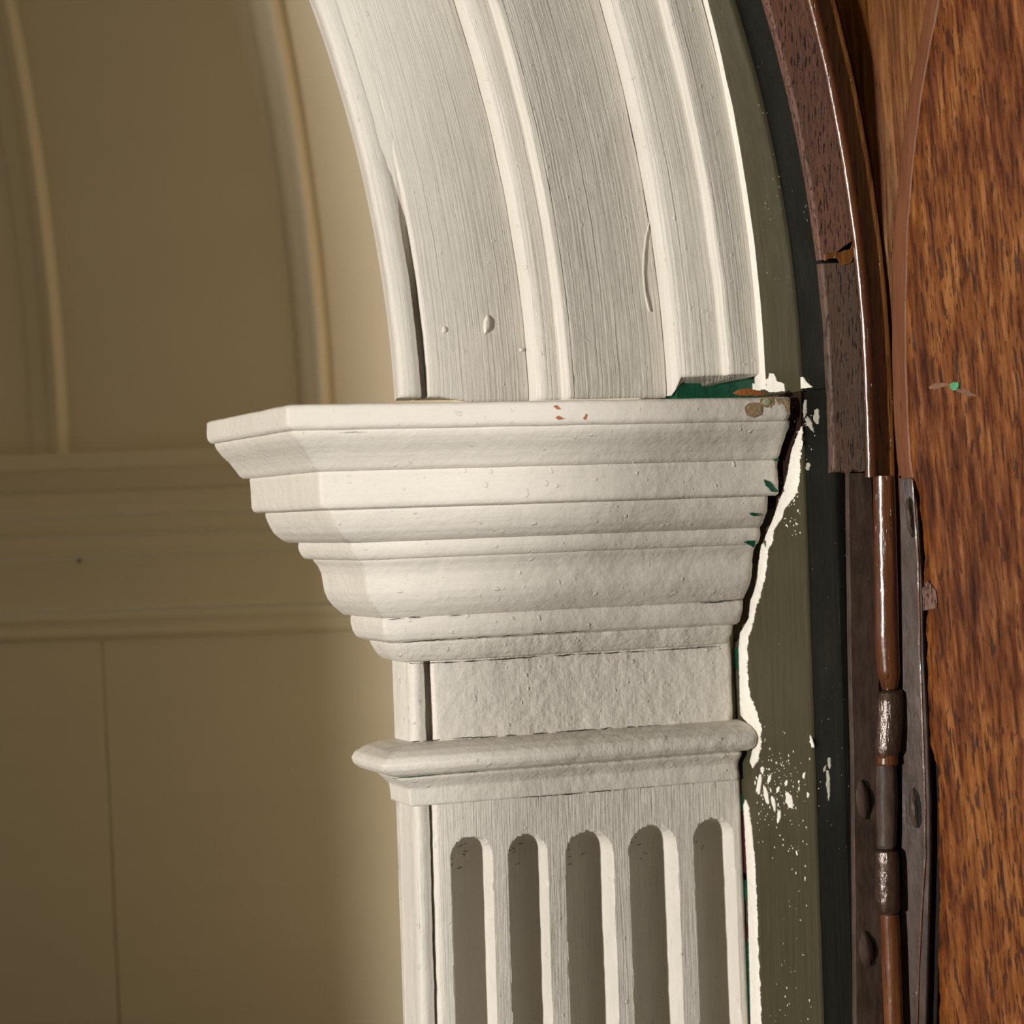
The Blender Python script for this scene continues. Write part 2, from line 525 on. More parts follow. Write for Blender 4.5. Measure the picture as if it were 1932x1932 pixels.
def arch_part(name, prof, lift=None, groove=None, seed=0.0, step=3.0, amp=1.0, back=-110):
    """prof: (pixel x at the springing, W)"""
    pr = [(px_edge(x, w), w) for x, w in prof]
    pr = soften(dense(pr, step), 2)
    e0, e1 = pr[0][0], pr[-1][0]
    rows = []; uv = []
    acc = [0.0]
    for q, r in zip(pr[:-1], pr[1:]):
        acc.append(acc[-1] + math.hypot(r[0] - q[0], r[1] - q[1]))
    for ph in phis:
        s = ph * 2700
        row = []
        for (e, w), ac in zip(pr, acc):
            k = wob(s, ac, seed, amp) * min(1, 0.35 + s / 25)
            dv = 0.0
            if lift: dv = lift(e) * math.exp(-s / 60.0)
            # rounded lower end of the painted timber
            rnd = 5.0 * math.exp(-s / 3.0)
            row.append(arch_pt(e + 0.7 * k, w + k - rnd, ph, dv))
            uv.append((s, ac))
        row.append(arch_pt(e1 + 0.5, back, ph)); row.append(arch_pt(e0 + 1.0, back, ph))
        uv.append((s, acc[-1] + 30)); uv.append((s, -30))
        rows.append(row)
    return grid(name, rows, M_ARCH, arch, uv, wrap=True, caps=True)

arch_part('edge_bead', [(747.5, -95), (749, -24), (751.5, -8), (757, -1), (772, 2), (785, 0), (791, -5), (794, -14), (796, -34)], seed=1.0, amp=1.5)
seat = lambda e: -11.0 * min(1.0, max(0.0, (e - px_edge(830, 0)) / 60.0))
arch_part('inner_fascia', [(806, -30), (806.5, -10), (809, -2), (814, 0), (860, 0), (930, 0), (997, 0)], seed=2.0, amp=1.2, lift=seat)
arch_part('middle_moulding', [(997, -3), (1001, 6), (1007, 18), (1016, 28), (1030, 35), (1046, 38), (1060, 39), (1063, 42), (1067, 56), (1073, 62), (1083, 63)], seed=3.0, amp=0.7, lift=seat)
arch_part('outer_fascia', [(1083, 62), (1086, 63), (1150, 63), (1200, 63), (1257, 63)], seed=4.0, amp=1.2, lift=seat)
lift_o = lambda e: -8.0 + 33.0 * min(1.0, max(0.0, (e - px_edge(1262, 70)) / 14.0)) * (1 + 0.0006 * (e - 330))
arch_part('outer_moulding', [(1257, 58), (1261, 70), (1267, 84), (1277, 97), (1294, 106), (1320, 112), (1345, 115), (1364, 117), (1368, 120), (1372, 133), (1379, 139), (1388, 140), (1400, 140), (1414, 139), (1428, 138), (1442, 137)], lift=lift_o, seed=5.0, amp=0.9)

# filler in the groove fades it out towards the top of the picture
rows = []
g0, g1 = px_edge(792, -10), px_edge(809, -4)
for ph in phis:
    s = ph * 2700
    f = min(1.0, max(0.0, (s - 200) / 330.0))
    w = -36 + 36 * f ** 0.7 + wob(s, 0, 8.0, 0.7)
    rows.append([arch_pt(g0 - 7, w - 2.5, ph), arch_pt((g0 + g1) / 2, w - 3 * (1 - f), ph), arch_pt(g1 + 5, w - 0.5, ph)])
grid('groove_filler', rows, M_ARCH, arch, [(r * 12, c * 8) for r in range(len(phis)) for c in range(3)])
# old green paint block bared under the cut-short outer moulding
gu0, gu1 = px_edge(1268, 70), UR
_, gv = onW(1300, 745, 70)
gpts = []
link('green_packing', [(gu0, gv - 14, 20), (gu1, gv - 14, 20), (gu1, gv + 50, 20), (gu0, gv + 50, 20),
                      (gu0, gv - 14, 92), (gu1, gv - 14, 104), (gu1, gv + 50, 104), (gu0, gv + 50, 92)],
     [(4, 5, 6, 7), (0, 3, 2, 1), (0, 1, 5, 4), (1, 2, 6, 5), (2, 3, 7, 6), (3, 0, 4, 7)], M_GREEN, arch)

# ------------------------------------------------------------------ impost capital
UC = onW(772, 1252, 0)[0]
capital = empty('impost_capital', (0, 0, 0), 'cream moulded impost capital projecting over the fluted pilaster', 'capital')
WE = -118.0                      # back end of the left return

def mitred(name, prof, mat, parent, ends, seed=0.0, amp=1.0, rad=7.0, step=3.0, inner=-25, soft=1, we=WE, inset=0.0):
    """prof: (projection, V) from top to bottom; ends: (U end at top, U end at bottom)"""
    pr = soften(dense(prof, step), soft)
    n = len(pr)
    acc = [0.0]
    for q, r in zip(pr[:-1], pr[1:]):
        acc.append(acc[-1] + math.hypot(r[0] - q[0], r[1] - q[1]))
    st = []
    NL, NF = 26, 150
    for i in range(NL): st.append(('l', i / NL))
    for i in range(7): st.append(('c', i / 6))
    for i in range(1, NF + 1): st.append(('f', i / NF))
    rows = []; uv = []
    for kind, t in st:
        row = []
        for (p, v), ac in zip(pr, acc):
            r_ = rad
            e = ends[0] + (ends[1] - ends[0]) * (ac / max(acc[-1], 1e-6))
            if kind == 'l':
                U = UC - p; W = we + (p - r_ - we) * t; s = -(p - W); nu, nw = -1, 0
            elif kind == 'c':
                a = math.pi - t * math.pi / 2
                U = UC - p + r_ + r_ * math.cos(a); W = p - r_ + r_ * math.sin(a); s = t * 6; nu, nw = math.cos(a), math.sin(a)
            else:
                u0 = UC - p + r_
                U = u0 + (e - u0) * t; W = p; s = U - u0 + 6; nu, nw = 0, 1
                near = e - U
                W -= 5.0 * math.exp(-near / 4.0)
                U += 2.0 * nz(v / 14, seed, 3.3) * (1 if t > 0.97 else 0)
            k = wob(s + 500, v, seed, amp)
            dv = 0.5 * wob(s + 900, 40 * seed, seed + 2, amp)
            row.append((U + nu * k, v + dv, W + nw * k)); uv.append((s, ac))
        for v, ac in ((pr[-1][1], acc[-1] + 20), (pr[0][1], -20)):
            if kind == 'l': row.append((UC - inner, v, we + (inner - we) * t)); uv.append((-50 * (1 - t), ac))
            elif kind == 'c': row.append((UC - inner, v, inner)); uv.append((0, ac))
            else:
                e = ends[0]; u0 = UC - inner
                row.append((u0 + (min(ends) - u0) * t, v, inner)); uv.append((u0 + (e - u0) * t, ac))
        rows.append(row)
    return grid(name, rows, mat, parent, uv, wrap=True, caps=True)

def uend(x, y, p): return onW(x, y, p)[0]
abacus = mitred('abacus', [(290, 194), (297, 193.5), (302, 190), (303, 172), (302, 158), (299, 153), (294, 150)], M_CAP, capital,
       (uend(1494, 760, 302), uend(1488, 795, 297)), 1.0, 1.3, we=-268)
mitred('cyma_moulding', [(289, 151), (289, 147), (285, 138), (275, 126), (260, 112), (248, 97), (241, 86), (234, 81)], M_CAP, capital,
       (uend(1486, 800, 278), uend(1471, 858, 240)), 2.0, 1.0, we=-268)
mitred('fascia', [(226, 82), (228, 79), (227, 68), (226, 40), (225, 24), (222, 17), (213, 14)], M_CAP, capital,
       (uend(1468, 868, 226), uend(1470, 930, 222)), 3.0, 1.0, we=-245)
mitred('ovolo_moulding', [(200, 15), (201, 11), (198, 0), (193, -12), (184, -26), (170, -38), (160, -43), (154, -45)], M_CAP, capital,
       (uend(1450, 935, 198), uend(1438, 985, 165)), 4.0, 1.1, we=-240)
mitred('fillet', [(149, -44), (150, -48), (149, -58), (145, -68), (140, -74), (134, -77)], M_CAP, capital,
       (uend(1436, 993, 148), uend(1434, 1018, 143)), 5.0, 1.1, we=-195)
mitred('ogee_moulding', [(131, -76), (130, -80), (121, -91), (115, -104), (113, -120), (111, -138), (105, -152), (94, -167), (80, -180), (73, -185)], M_CAP, capital,
       (uend(1424, 1027, 120), uend(1405, 1130, 80)), 6.0, 1.3, we=-165)
mitred('band', [(69, -185), (71, -189), (71, -200), (68, -214), (61, -226), (48, -232)], M_CAP, capital,
       (uend(1403, 1138, 70), uend(1396, 1172, 60)), 7.0, 1.4, we=-130)
mitred('bed_moulding', [(34, -231), (39, -234), (34, -245), (25, -259), (14, -270), (4, -272)], M_NECK, capital,
       (uend(1384, 1178, 38), uend(1372, 1212, 12)), 8.0, 1.8)

def patch(name, pts2, mk, mat, parent, jag=1.0, thick=1.4, seed=0.0, sub=3.0, mound=0.0):
    """irregular thin blot: pts2 is an outline in a surface's own 2D coordinates, mk maps (a, b, height) to U, V, W"""
    out = []
    n = len(pts2)
    for i in range(n):
        a, b = pts2[i], pts2[(i + 1) % n]
        L = math.hypot(b[0] - a[0], b[1] - a[1]); k = max(1, int(L / sub))
        for j in range(k):
            t = j / k
            x = a[0] + (b[0] - a[0]) * t; y = a[1] + (b[1] - a[1]) * t
            out.append((x + jag * (nz(x / 5, y / 5, seed) * 1.6 + nz(x / 16, y / 16, seed + 3) * 1.4), y + jag * (nz(x / 5, y / 5, seed + 7) * 1.6 + nz(x / 16, y / 16, seed + 11) * 1.4)))
    m = len(out)
    verts = [mk(x, y, -0.6) for x, y in out] + [mk(x, y, thick) for x, y in out]
    faces = [(i, (i + 1) % m, m + (i + 1) % m, m + i) for i in range(m)]
    if mound:
        cx = sum(p[0] for p in out) / m; cy = sum(p[1] for p in out) / m
        base = len(verts)
        verts += [mk(cx + (x - cx) * 0.6, cy + (y - cy) * 0.6, thick + mound * 0.8) for x, y in out]
        faces += [(m + i, m + (i + 1) % m, base + (i + 1) % m, base + i) for i in range(m)]
        verts.append(mk(cx, cy, thick + mound)); c = len(verts) - 1
        faces += [(base + i, base + (i + 1) % m, c) for i in range(m)]
    else:
        faces.append(tuple(m + i for i in range(m)))
    return link(name, verts, faces, mat, parent, None, True, 35)

def ell(cx, cy, rx, ry, n=14, seed=0.0, irr=0.15, rot=0.0):
    o = []
    for i in range(n):
        a = 2 * math.pi * i / n; k = 1 + irr * nz(i * 0.9, seed, cx)
        x = rx * k * math.cos(a); y = ry * k * math.sin(a)
        o.append((cx + x * math.cos(rot) - y * math.sin(rot), cy + x * math.sin(rot) + y * math.cos(rot)))
    return o
def onface(W):
    return lambda a, b, h: (a, b, W + h)
def px_out(pts, W):
    return [onW(x, y, W) for x, y in pts]

# marks on the abacus: brown patch, pale drip, small tan scuffs, splinter of orange wood
patch('brown_blot', px_out(ell(1421, 773, 17, 14, 16, 2.0), 303), onface(302), M_BROWNSTAIN, abacus, 0.4, 2.2, 1.0)
patch('pale_drip', px_out(ell(1446, 758, 8, 6.5, 14, 4.0), 303), onface(302), M_PALEGREEN, abacus, 0.2, 2.8, 2.0, 3.0, 1.0)
patch('drip_ring', px_out(ell(1447, 759, 14, 10, 16, 5.0), 303), onface(302), M_BROWNSTAIN, abacus, 0.4, 2.0, 6.0)
patch('corner_stain', px_out([(1462, 752), (1478, 750), (1490, 760), (1491, 782), (1483, 776), (1472, 768)], 303), onface(301), M_BROWNSTAIN, abacus, 0.7, 2.4, 9.0)
for q in ([(1044, 767), (1050, 765), (1058, 772), (1052, 773)], [(1049, 788), (1053, 784), (1064, 790), (1056, 792)], [(1101, 789), (1106, 781), (1109, 783), (1104, 793)]):
    patch('tan_scuff', px_out(q, 303), onface(302), M_ORANGE, abacus, 0.5, 1.8, 3.0, 2.0)
patch('orange_splinter', px_out([(1386, 742), (1394, 735), (1415, 733), (1436, 738), (1446, 744), (1425, 746), (1395, 746)], 300),
      onface(294), M_ORANGE, abacus, 0.6, 5.0, 4.0, 3.0, 2.0)
# green paint showing at broken ends of the mouldings
for W, q in ((232, [(1450, 863), (1468, 860), (1470, 868), (1460, 868)]), (226, [(1440, 905), (1452, 910), (1464, 922), (1468, 929), (1456, 928), (1444, 916)]),
             (152, [(1404, 1022), (1424, 1020), (1424, 1034), (1414, 1029)]), (194, [(1414, 968), (1430, 970), (1432, 975), (1420, 974)])):
    patch('green_chip', px_out(q, W), onface(W), M_GREEN, capital, 1.2, 1.6, W * 0.1, 2.0)

# drips, pimple, nail hole, filled nail head and a long hair stuck in the arch's paint
patch('paint_drip', px_out(ell(918, 612, 6, 19, 14, 1.0, 0.2, 0.12), 0), onface(0), M_ARCH, arch, 0.3, 1.0, 1.0, 3.0, 6.0)
patch('paint_drip', px_out(ell(984, 660, 4.5, 4, 12, 2.0), 0), onface(0), M_ARCH, arch, 0.2, 0.8, 2.0, 2.0, 4.0)
patch('paint_drip', px_out(ell(838, 622, 4, 7, 12, 3.0), 0), onface(0), M_ARCH, arch, 0.2, 0.8, 3.0, 2.0, 3.0)
patch('nail_hole', px_out(ell(1320, 549, 4.5, 4, 12, 4.0, 0.3), 112), onface(111), M_BROWNSTAIN, arch, 0.5, 2.4, 4.0, 2.0)
patch('nail_head', px_out(ell(1345, 597, 11.5, 11.5, 18, 5.0, 0.05), 115), onface(114), M_ARCH, arch, 0.1, 2.2, 5.0, 3.0)
patch('bristle', px_out([(1225, 419), (1219, 447), (1215.5, 480), (1214.5, 515), (1217, 550), (1226, 588), (1224, 588), (1215.5, 552), (1212.5, 515), (1213.5, 480), (1217.5, 446)], 64), onface(63), M_ARCH, arch, 0.0, 4.0, 6.0, 8.0)

# crack lines along joints
def crack(pts, W, parent, width=1.5, seed=0.0, gap=0.15, jag=1.6, mat=None):
    """a broken dark line; pts are picture points of the joint on the surface W"""
    P = dense(px_out(pts, W), 3.0)
    seg = []
    k = 0
    run = []
    for i, (u, v) in enumerate(P):
        g = nz(u / 26, seed, 2.2)
        if g > gap:
            if len(run) > 2: seg.append(run)
            run = []
        else:
            run.append((u, v + jag * nz(u / 7, seed, 4.4)))
    if len(run) > 2: seg.append(run)
    verts = []; faces = []
    for r in seg:
        b = len(verts)
        for i, (u, v) in enumerate(r):
            w = width * (0.35 + 0.65 * math.sin(math.pi * (i + 0.5) / len(r))) * (0.7 + 0.6 * abs(nz(u / 5, seed)))
            verts += [(u, v - w / 2, W), (u, v + w / 2, W), (u, v + w / 2, W - 2), (u, v - w / 2, W - 2)]
        for i in range(len(r) - 1):
            for j in range(4):
                a = b + 4 * i
                faces.append((a + j, a + 4 + j, a + 4 + (j + 1) % 4, a + (j + 1) % 4))
    if verts:
        return link('crack', verts, faces, mat or M_CRACK, parent, None, False)

crack([(770, 1253), (880, 1248), (1000, 1240), (1150, 1232), (1290, 1224), (1352, 1219)], 6, capital, 2.0, 1.0, 0.25, 2.0)
crack([(760, 1212), (860, 1205), (1000, 1197), (1100, 1191)], 64, capital, 1.8, 5.0, 0.05)
crack([(1320, 1138), (1362, 1134), (1403, 1131)], 76, capital, 1.8, 2.0, 0.25, 3.0)
crack([(735, 1168), (800, 1164), (870, 1161)], 74, capital, 1.2, 8.0, 0.0)
crack([(565, 816), (600, 818), (700, 814)], 296, capital, 1.1, 3.0, -0.05, 1.5)

# ------------------------------------------------------------------ pilaster
pil = empty('fluted_pilaster', (0, 0, 0), 'cream painted fluted pilaster below the moulded capital', 'pilaster')
V_NT = -262.0                                         # top of the plain neck, tucked under the capital
V_NB = onW(1090, 1379, 0)[1] - 12
V_ST = onW(1090, 1494, 0)[1] + 14                     # top of the fluted shaft
V_SB = -1480.0

# neck block: flat face, rounded left edge, groove, corner bead
def upright(name, prof, v0_, v1_, mat, parent, seed=0.0, amp=1.0, nv=70, back=-60, taper=0.0):
    """prof: (U, W) across, extruded vertically"""
    pr = soften(dense(prof, 3.2), 2)
    acc = [0.0]
    for q, r in zip(pr[:-1], pr[1:]): acc.append(acc[-1] + math.hypot(r[0] - q[0], r[1] - q[1]))
    rows = []; uv = []
    for i in range(nv + 1):
        v = v0_ + (v1_ - v0_) * i / nv
        row = []
        for (u, w), ac in zip(pr, acc):
            k = wob(v, ac, seed, amp)
            tp = taper * (v - v0_) / 1000.0
            row.append((u + 0.6 * k + tp, v, w + k)); uv.append((v, ac))
        row.append((pr[-1][0], v, back)); uv.append((v, acc[-1] + 20))
        row.append((pr[0][0], v, back)); uv.append((v, -20))
        rows.append(row)
    return grid(name, rows, mat, parent, uv, wrap=True, caps=True)

def U0(x, y, w=0.0): return onW(x, y, w)[0]
nb = lambda x, w=0.0: U0(x, 1320, w)
upright('neck_panel', [(nb(815, -20), -26), (nb(814, -8), -8), (nb(818, -2), -2), (nb(824), 0), (nb(1000), 0), (nb(1200), 0), (nb(1378), 0), (nb(1383), -4)], V_NB, V_NT, M_NECK, pil, 11.0, 1.5)
upright('neck_bead', [(nb(743, -110), -110), (nb(757, -60), -60), (nb(764, -40), -38), (nb(767, -34), -34), (nb(769, -24), -24), (nb(772, -12), -12), (nb(780, -2), -2), (nb(789, 0), 0), (nb(797, -4), -4), (nb(801, -14), -14), (nb(803, -32), -32)],
        V_NB, V_NT, M_NECK, pil, 12.0, 1.4, back=-112)
link('core', [(nb(775, -30), V_SB, -80), (UR - 14, V_SB, -80), (UR - 14, V_NT, -80), (nb(775, -30), V_NT, -80),
              (nb(775, -30), V_SB, -112), (UR - 14, V_SB, -112), (UR - 14, V_NT, -112), (nb(775, -30), V_NT, -112)],
     [(0, 1, 2, 3), (7, 6, 5, 4), (0, 4, 5, 1), (1, 5, 6, 2), (2, 6, 7, 3), (3, 7, 4, 0)], M_NECK, pil)

gb0, gb1 = nb(795, -30), nb(826, -30)
link('groove_back', [(gb0, V_SB, -36), (gb1, V_SB, -36), (gb1, V_NT, -36), (gb0, V_NT, -36), (gb0, V_SB, -78), (gb1, V_SB, -78), (gb1, V_NT, -78), (gb0, V_NT, -78)],
     [(0, 1, 2, 3), (7, 6, 5, 4), (0, 4, 5, 1), (1, 5, 6, 2), (2, 6, 7, 3), (3, 7, 4, 0)], M_NECK, pil)

# necking: rounded astragal over a small bevelled fillet
pv = lambda y: onW(790, y, 0)[1]
def cpt(x, y):
    r = ray(x, y); t = (UC - (Cc[0] - Cc[1])) / (r[0] - r[1]); p = Cc + t * r
    return -p[1], p[2]
tb = cpt(721, 1432)[0]
vt_ = onW(1090, 1380, 0)[1]
vm = lambda f: vt_ + f * (cpt(745, 1467)[1] - vt_)
mitred('astragal', [(-2, vt_ + 1), (tb * 0.35, vm(0.03)), (tb * 0.68, vm(0.14)), (tb * 0.92, vm(0.32)), (tb, vm(0.52)), (tb * 0.96, vm(0.72)), (tb * 0.82, vm(0.90)), (tb * 0.6, vm(1.0)), (tb * 0.3, vm(1.02))],
       M_TORUS, pil, (U0(1404, 1366, 20), U0(1408, 1440, 40)), 21.0, 1.5, rad=12, we=-105)
v_b0 = vm(1.0); v_b1 = onW(1090, 1496, 0)[1]
mitred('necking_bevel', [(30, v_b0 - 1), (38, v_b0 - 4), (35, v_b0 - 9), (22, v_b0 - 20), (14, v_b0 - 28), (11, v_b1 + 6), (10, v_b1 + 1), (3, v_b1)],
       M_TORUS, pil, (U0(1400, 1432, 36), U0(1398, 1462, 10)), 22.0, 1.4, rad=5, we=-105)
crack([(740, 1469), (800, 1464), (845, 1459), (900, 1456)], 40, pil, 2.4, 3.0, 0.4, 1.0, M_GREEN)
crack([(775, 1400), (900, 1391), (1000, 1385), (1150, 1374), (1398, 1361)], 2, pil, 1.8, 6.0, 0.15, 1.5)
crack([(785, 1518), (900, 1509), (1060, 1500), (1200, 1487), (1300, 1478), (1398, 1468)], 9, pil, 2.2, 4.0, 0.15, 1.2)
crack([(1330, 1475), (1398, 1468)], 10, pil, 3.2, 9.9, 0.9, 0.6)

# fluted shaft front as a relief
y_ref = 1613
fl_px = [(851, 929), (959, 1033), (1067, 1157), (1187, 1278), (1309, 1385)]
tops = [1579, 1575, 1569, 1558, 1545]
uS0 = U0(820, 1560); uS1 = U0(1400.5, 1560)
flutes = []
for (a, b), t in zip(fl_px, tops):
    ua, ub = U0(a, y_ref), U0(b, y_ref)
    flutes.append(((ua + ub) / 2, (ub - ua) / 2, onW((a + b) / 2, t, 0)[1]))
us = []
u = uS0
while u < uS1:
    near = min(min(abs(u - (c - h)), abs(u - (c + h))) for c, h, _ in flutes)
    us.append(u); u += 1.3 if near < 10 else 3.6
us.append(uS1)
FD = 74.0
def shaft_w(u, v):
    w = 0.0
    for c, h, vtop in flutes:
        cc = c + (v + 640) * -0.004 * (1 if c > 200 else 0.4)
        hh = h * (1 + 0.015 * nz(v / 90, c))
        vc = vtop - h * 0.92
        du = (u - cc + 0.9 * nz(v / 40, c, 2.0)) / hh
        dv = max(0.0, (v - vc)) / (h * 0.92)
        r = math.hypot(du, dv)
        if r < 1.12:
            rr = min(r, 1.0)
            # flat-bottomed hollow with a swept right-hand wall
            dep = (1 - rr ** 2.7) ** 0.55
            w = min(w, -FD * dep)
            if r > 0.95: w -= 0.0
    # rounded arrises of the whole board
    el = u - uS0
    w -= 9.0 * math.exp(-el / 3.0)
    er = uS1 - u
    w -= 5.0 * math.exp(-er / 2.5)
    return w
rows = []; uv = []
vs = []
v = V_ST
while v > V_SB:
    vs.append(v); v -= 3.4 if v > -720 else 11.0
vs.append(V_SB)
for v in vs:
    row = []
    tp = (V_ST - v) / 1000.0
    for u in us:
        k = wob(v, u, 31.0, 1.0)
        w = shaft_w(u, v)
        flat_ = 1.0 if w > -12 else 0.45
        row.append((u + tp * (-8 + 12 * (u - uS0) / (uS1 - uS0)) + 1.2 * nz(v / 30, 3.0) * math.exp(-(u - uS0) / 6), v, w + k * flat_)); uv.append((v, u))
    rows.append(row)
# side walls
rows = [[(r[0][0] + 1, r[0][1], -80)] + r + [(r[-1][0], r[-1][1], -80)] for r in rows]
uv2 = []
n0 = len(us)
for i, v in enumerate(vs):
    uv2.append((v, us[0] - 40)); uv2 += [(v, u) for u in us]; uv2.append((v, us[-1] + 40))
grid('shaft', rows, M_SHAFT, pil, uv2, flip=True, angle=60)
sb = lambda x, w=0.0: U0(x, 1560, w)
upright('shaft_bead', [(sb(749, -112), -112), (sb(760, -70), -70), (sb(767, -46), -46), (sb(768, -44), -46), (sb(771, -24), -24), (sb(776, -8), -8), (sb(784, -1), -1), (sb(793, -1), -1), (sb(801, -6), -6), (sb(805, -14), -14), (sb(807, -34), -34)],
        V_SB, V_ST, M_SHAFT, pil, 33.0, 1.4, 160, back=-113, taper=7.0)
rows = []
# hairline craze marks in the hollow heads of the flutes
random.seed(3)
for i, (c, h, vtop) in enumerate(flutes):
    for q in range((9, 8, 7, 8, 5)[i]):
        u = c + random.uniform(-0.75, 0.35) * h; v = vtop - random.uniform(14, 75)
        ang = random.uniform(-0.8, 0.8) + (1.4 if i == 4 else 0); L = random.uniform(4, 10)
        pts = []
        for s_ in range(4):
            t = s_ / 3
            pts.append((u + L * t * math.cos(ang) + random.uniform(-1, 1), v + L * t * math.sin(ang) + random.uniform(-1, 1)))
        vv = []
        for (a, b) in pts:
            w = shaft_w(a, b) + 0.5 * wob(b, a, 31.0) + 1.0
            vv += [(a, b - 0.5, w), (a, b + 0.5, w), (a, b, w - 3)]
        ff = []
        for s_ in range(3):
            for j in range(3):
                ff.append((3 * s_ + j, 3 * s_ + 3 + j, 3 * s_ + 3 + (j + 1) % 3, 3 * s_ + (j + 1) % 3))
        link('craze_line', vv, ff, M_CRACK if q % 3 else M_GREEN, pil, None, False)

# ------------------------------------------------------------------ cupboard frame: olive reveal, black strip
frame = empty('arched_cupboard', (0, 0, 0), 'arched cupboard front with olive reveal, black strip and worn dark timber batten', 'cupboard')
def curve_pt(cu, edge, W, phi, cv=None):
    R = edge - cu
    return (cu + R * math.cos(phi), (VJ if cv is None else cv) + R * math.sin(phi), W)
PH2 = [math.radians(62) * i / 90 for i in range(91)]
VJ = onU(1480, 742, UR)[1]
def lofted(name, lines, mat, parent, straight=True, v_low=V_SB, arch_on=True, v_arch0=0.0, seed=0.0, amp=0.6, step=6.0, closed=True, back=None, angle=48, v_top=None):
    """lines: (cu, edge U at the springing, W) across the section; runs up the straight jamb, then round the arch"""
    L = []
    for a, b in zip(lines[:-1], lines[1:]):
        n = max(1, int(math.hypot(a[1] - b[1], a[2] - b[2]) / step))
        for i in range(n):
            t = i / n; L.append(tuple(a[k] + (b[k] - a[k]) * t for k in range(3)))
    L.append(lines[-1])
    rows = []; uv = []
    st = []
    if straight:
        top = VJ if v_top is None else v_top
        n = max(2, int((top - v_low) / 9))
        st += [('s', v_low + (top - v_low) * i / n) for i in range(n + 1)]
    if arch_on:
        st += [('a', p) for p in PH2[(1 if straight else 0):] if p >= v_arch0]
        if v_arch0 > 0: st = [('a', v_arch0)] + st if not straight else st
    for kind, t in st:
        row = []
        ac = 0.0
        for i, (cu, e, w) in enumerate(L):
            if i: ac += math.hypot(L[i][1] - L[i - 1][1], L[i][2] - L[i - 1][2])
            s = t if kind == 's' else VJ + 2800 * t
            k = wob(s, ac, seed, amp)
            if kind == 's': p = (e, t, w)
            else: p = curve_pt(cu, e, w, t)
            row.append((p[0] + k * 0.7, p[1], p[2] + k * 0.7)); uv.append((s, ac))
        rows.append(row)
    return grid(name, rows, mat, parent, uv, wrap=closed, caps=closed, angle=angle)

CG, CB_ = -1774.0, -1918.0
CO = -2655.0
# vertical jamb and arched head are two pieces that meet in a hairline joint at the springing
reveal = lofted('reveal_board', [(CO, UR, -20), (CO, UR, 285), (CG, UR + 1, 289), (CG, UR + 5, 291), (CG, UR + 60, 291), (CO, UR + 60, -20)], M_OLIVE, frame, True, V_SB, False, v_top=VJ - 1.2, seed=41.0)
areveal = lofted('arched_reveal', [(CO, UR, 60), (CO, UR, 130), (CG, UR, 285), (CG, UR + 1, 289), (CG, UR + 5, 291), (CG, UR + 60, 291), (CO, UR + 60, 60)], M_OLIVE, frame, False, seed=42.0)
jstrip = lofted('jamb_strip', [(CG, UR + 7, 280), (CB_, UR + 5, 296), (CB_, UR + 4, 390), (CB_, UR + 6, 398), (CB_, UR + 14, 402), (CB_, UR + 70, 402), (CB_, UR + 70, 280)], M_BLACK, frame, True, V_SB, False, v_top=VJ - 1.2, seed=43.0)
lofted('arched_strip', [(CG, UR + 7, 280), (CB_, UR + 5, 296), (CB_, UR + 4, 390), (CB_, UR + 6, 398), (CB_, UR + 14, 402), (CB_, UR + 70, 402), (CB_, UR + 70, 280)], M_BLACK, frame, False, seed=44.0)

# fresh white paint left along the edge where mouldings met the olive board
def onrev(off=0.0):
    return lambda a, b, h: (UR - off - h, b, a)
def paint_line(lb, rb, seed, jag):
    """ragged band of white paint lying on the reveal between two picture lines"""
    lb = sorted(lb, key=lambda p: p[1]); rb = sorted(rb, key=lambda p: p[1])
    ya = max(lb[0][1], rb[0][1]) - 2; yb = min(lb[-1][1], rb[-1][1]) + 14
    rows = []
    n = int((yb - ya) / 2.2)
    for i in range(n + 1):
        y = ya + (yb - ya) * i / n
        xl = interp(y, [p[1] for p in lb], [p[0] for p in lb]); xr = interp(y, [p[1] for p in rb], [p[0] for p in rb])
        end = min(1.0, i / 5.0, (n - i) / 5.0 + 0.02)
        wl_, v = onU(xl, y, UR); wr_, _ = onU(xr, y, UR)
        wl_ += jag * (2.0 * nz(y / 7, seed) + 1.0 * nz(y / 2.5, seed + 4))
        wr_ += jag * (6.0 * nz(y / 16, seed + 1) + 5.0 * nz(y / 4.5, seed + 2) + 3.0 * nz(y / 2.0, seed + 3))
        m_ = (wl_ + wr_) / 2; hw = max(0.6, (wr_ - wl_) / 2 * max(0.05, end))
        rows.append([(UR - h, v, m_ + hw * f) for f, h in ((-1.0, -0.5), (-0.94, 1.8), (-0.4, 2.4), (0.3, 2.2), (0.9, 1.5), (1.0, -0.5))])
    return grid('white_paint_line', rows, M_WHITE, reveal)
rb_ = [(1516, 804), (1512, 848), (1508.5, 910), (1503, 934), (1480, 962), (1476, 978), (1460.6, 1001), (1458, 1024), (1449, 1040), (1446, 1080), (1437, 1117), (1427, 1148), (1420, 1182), (1411, 1205), (1410, 1257), (1415, 1309), (1429.5, 1340), (1437, 1371), (1436, 1412), (1428, 1438), (1422, 1459)]
lb_ = [(1416, 1434), (1424, 1404), (1424, 1379), (1397, 1348), (1396, 1283), (1394.6, 1226), (1397, 1195), (1414, 1166), (1416.6, 1135), (1424, 1115), (1431, 1071), (1437, 1030), (1458, 983), (1476, 931), (1486, 898), (1494, 851), (1511, 807)]
paint_line(lb_, rb_, 1.0, 1.0)
rb_ = [(1406, 1499), (1412, 1512), (1420, 1575), (1424, 1613), (1428, 1690), (1430, 1760), (1434, 1850), (1437, 1932), (1440, 2050)]
lb_ = [(1424, 2050), (1417, 1932), (1414, 1794), (1411, 1665), (1406, 1561), (1403, 1510)]
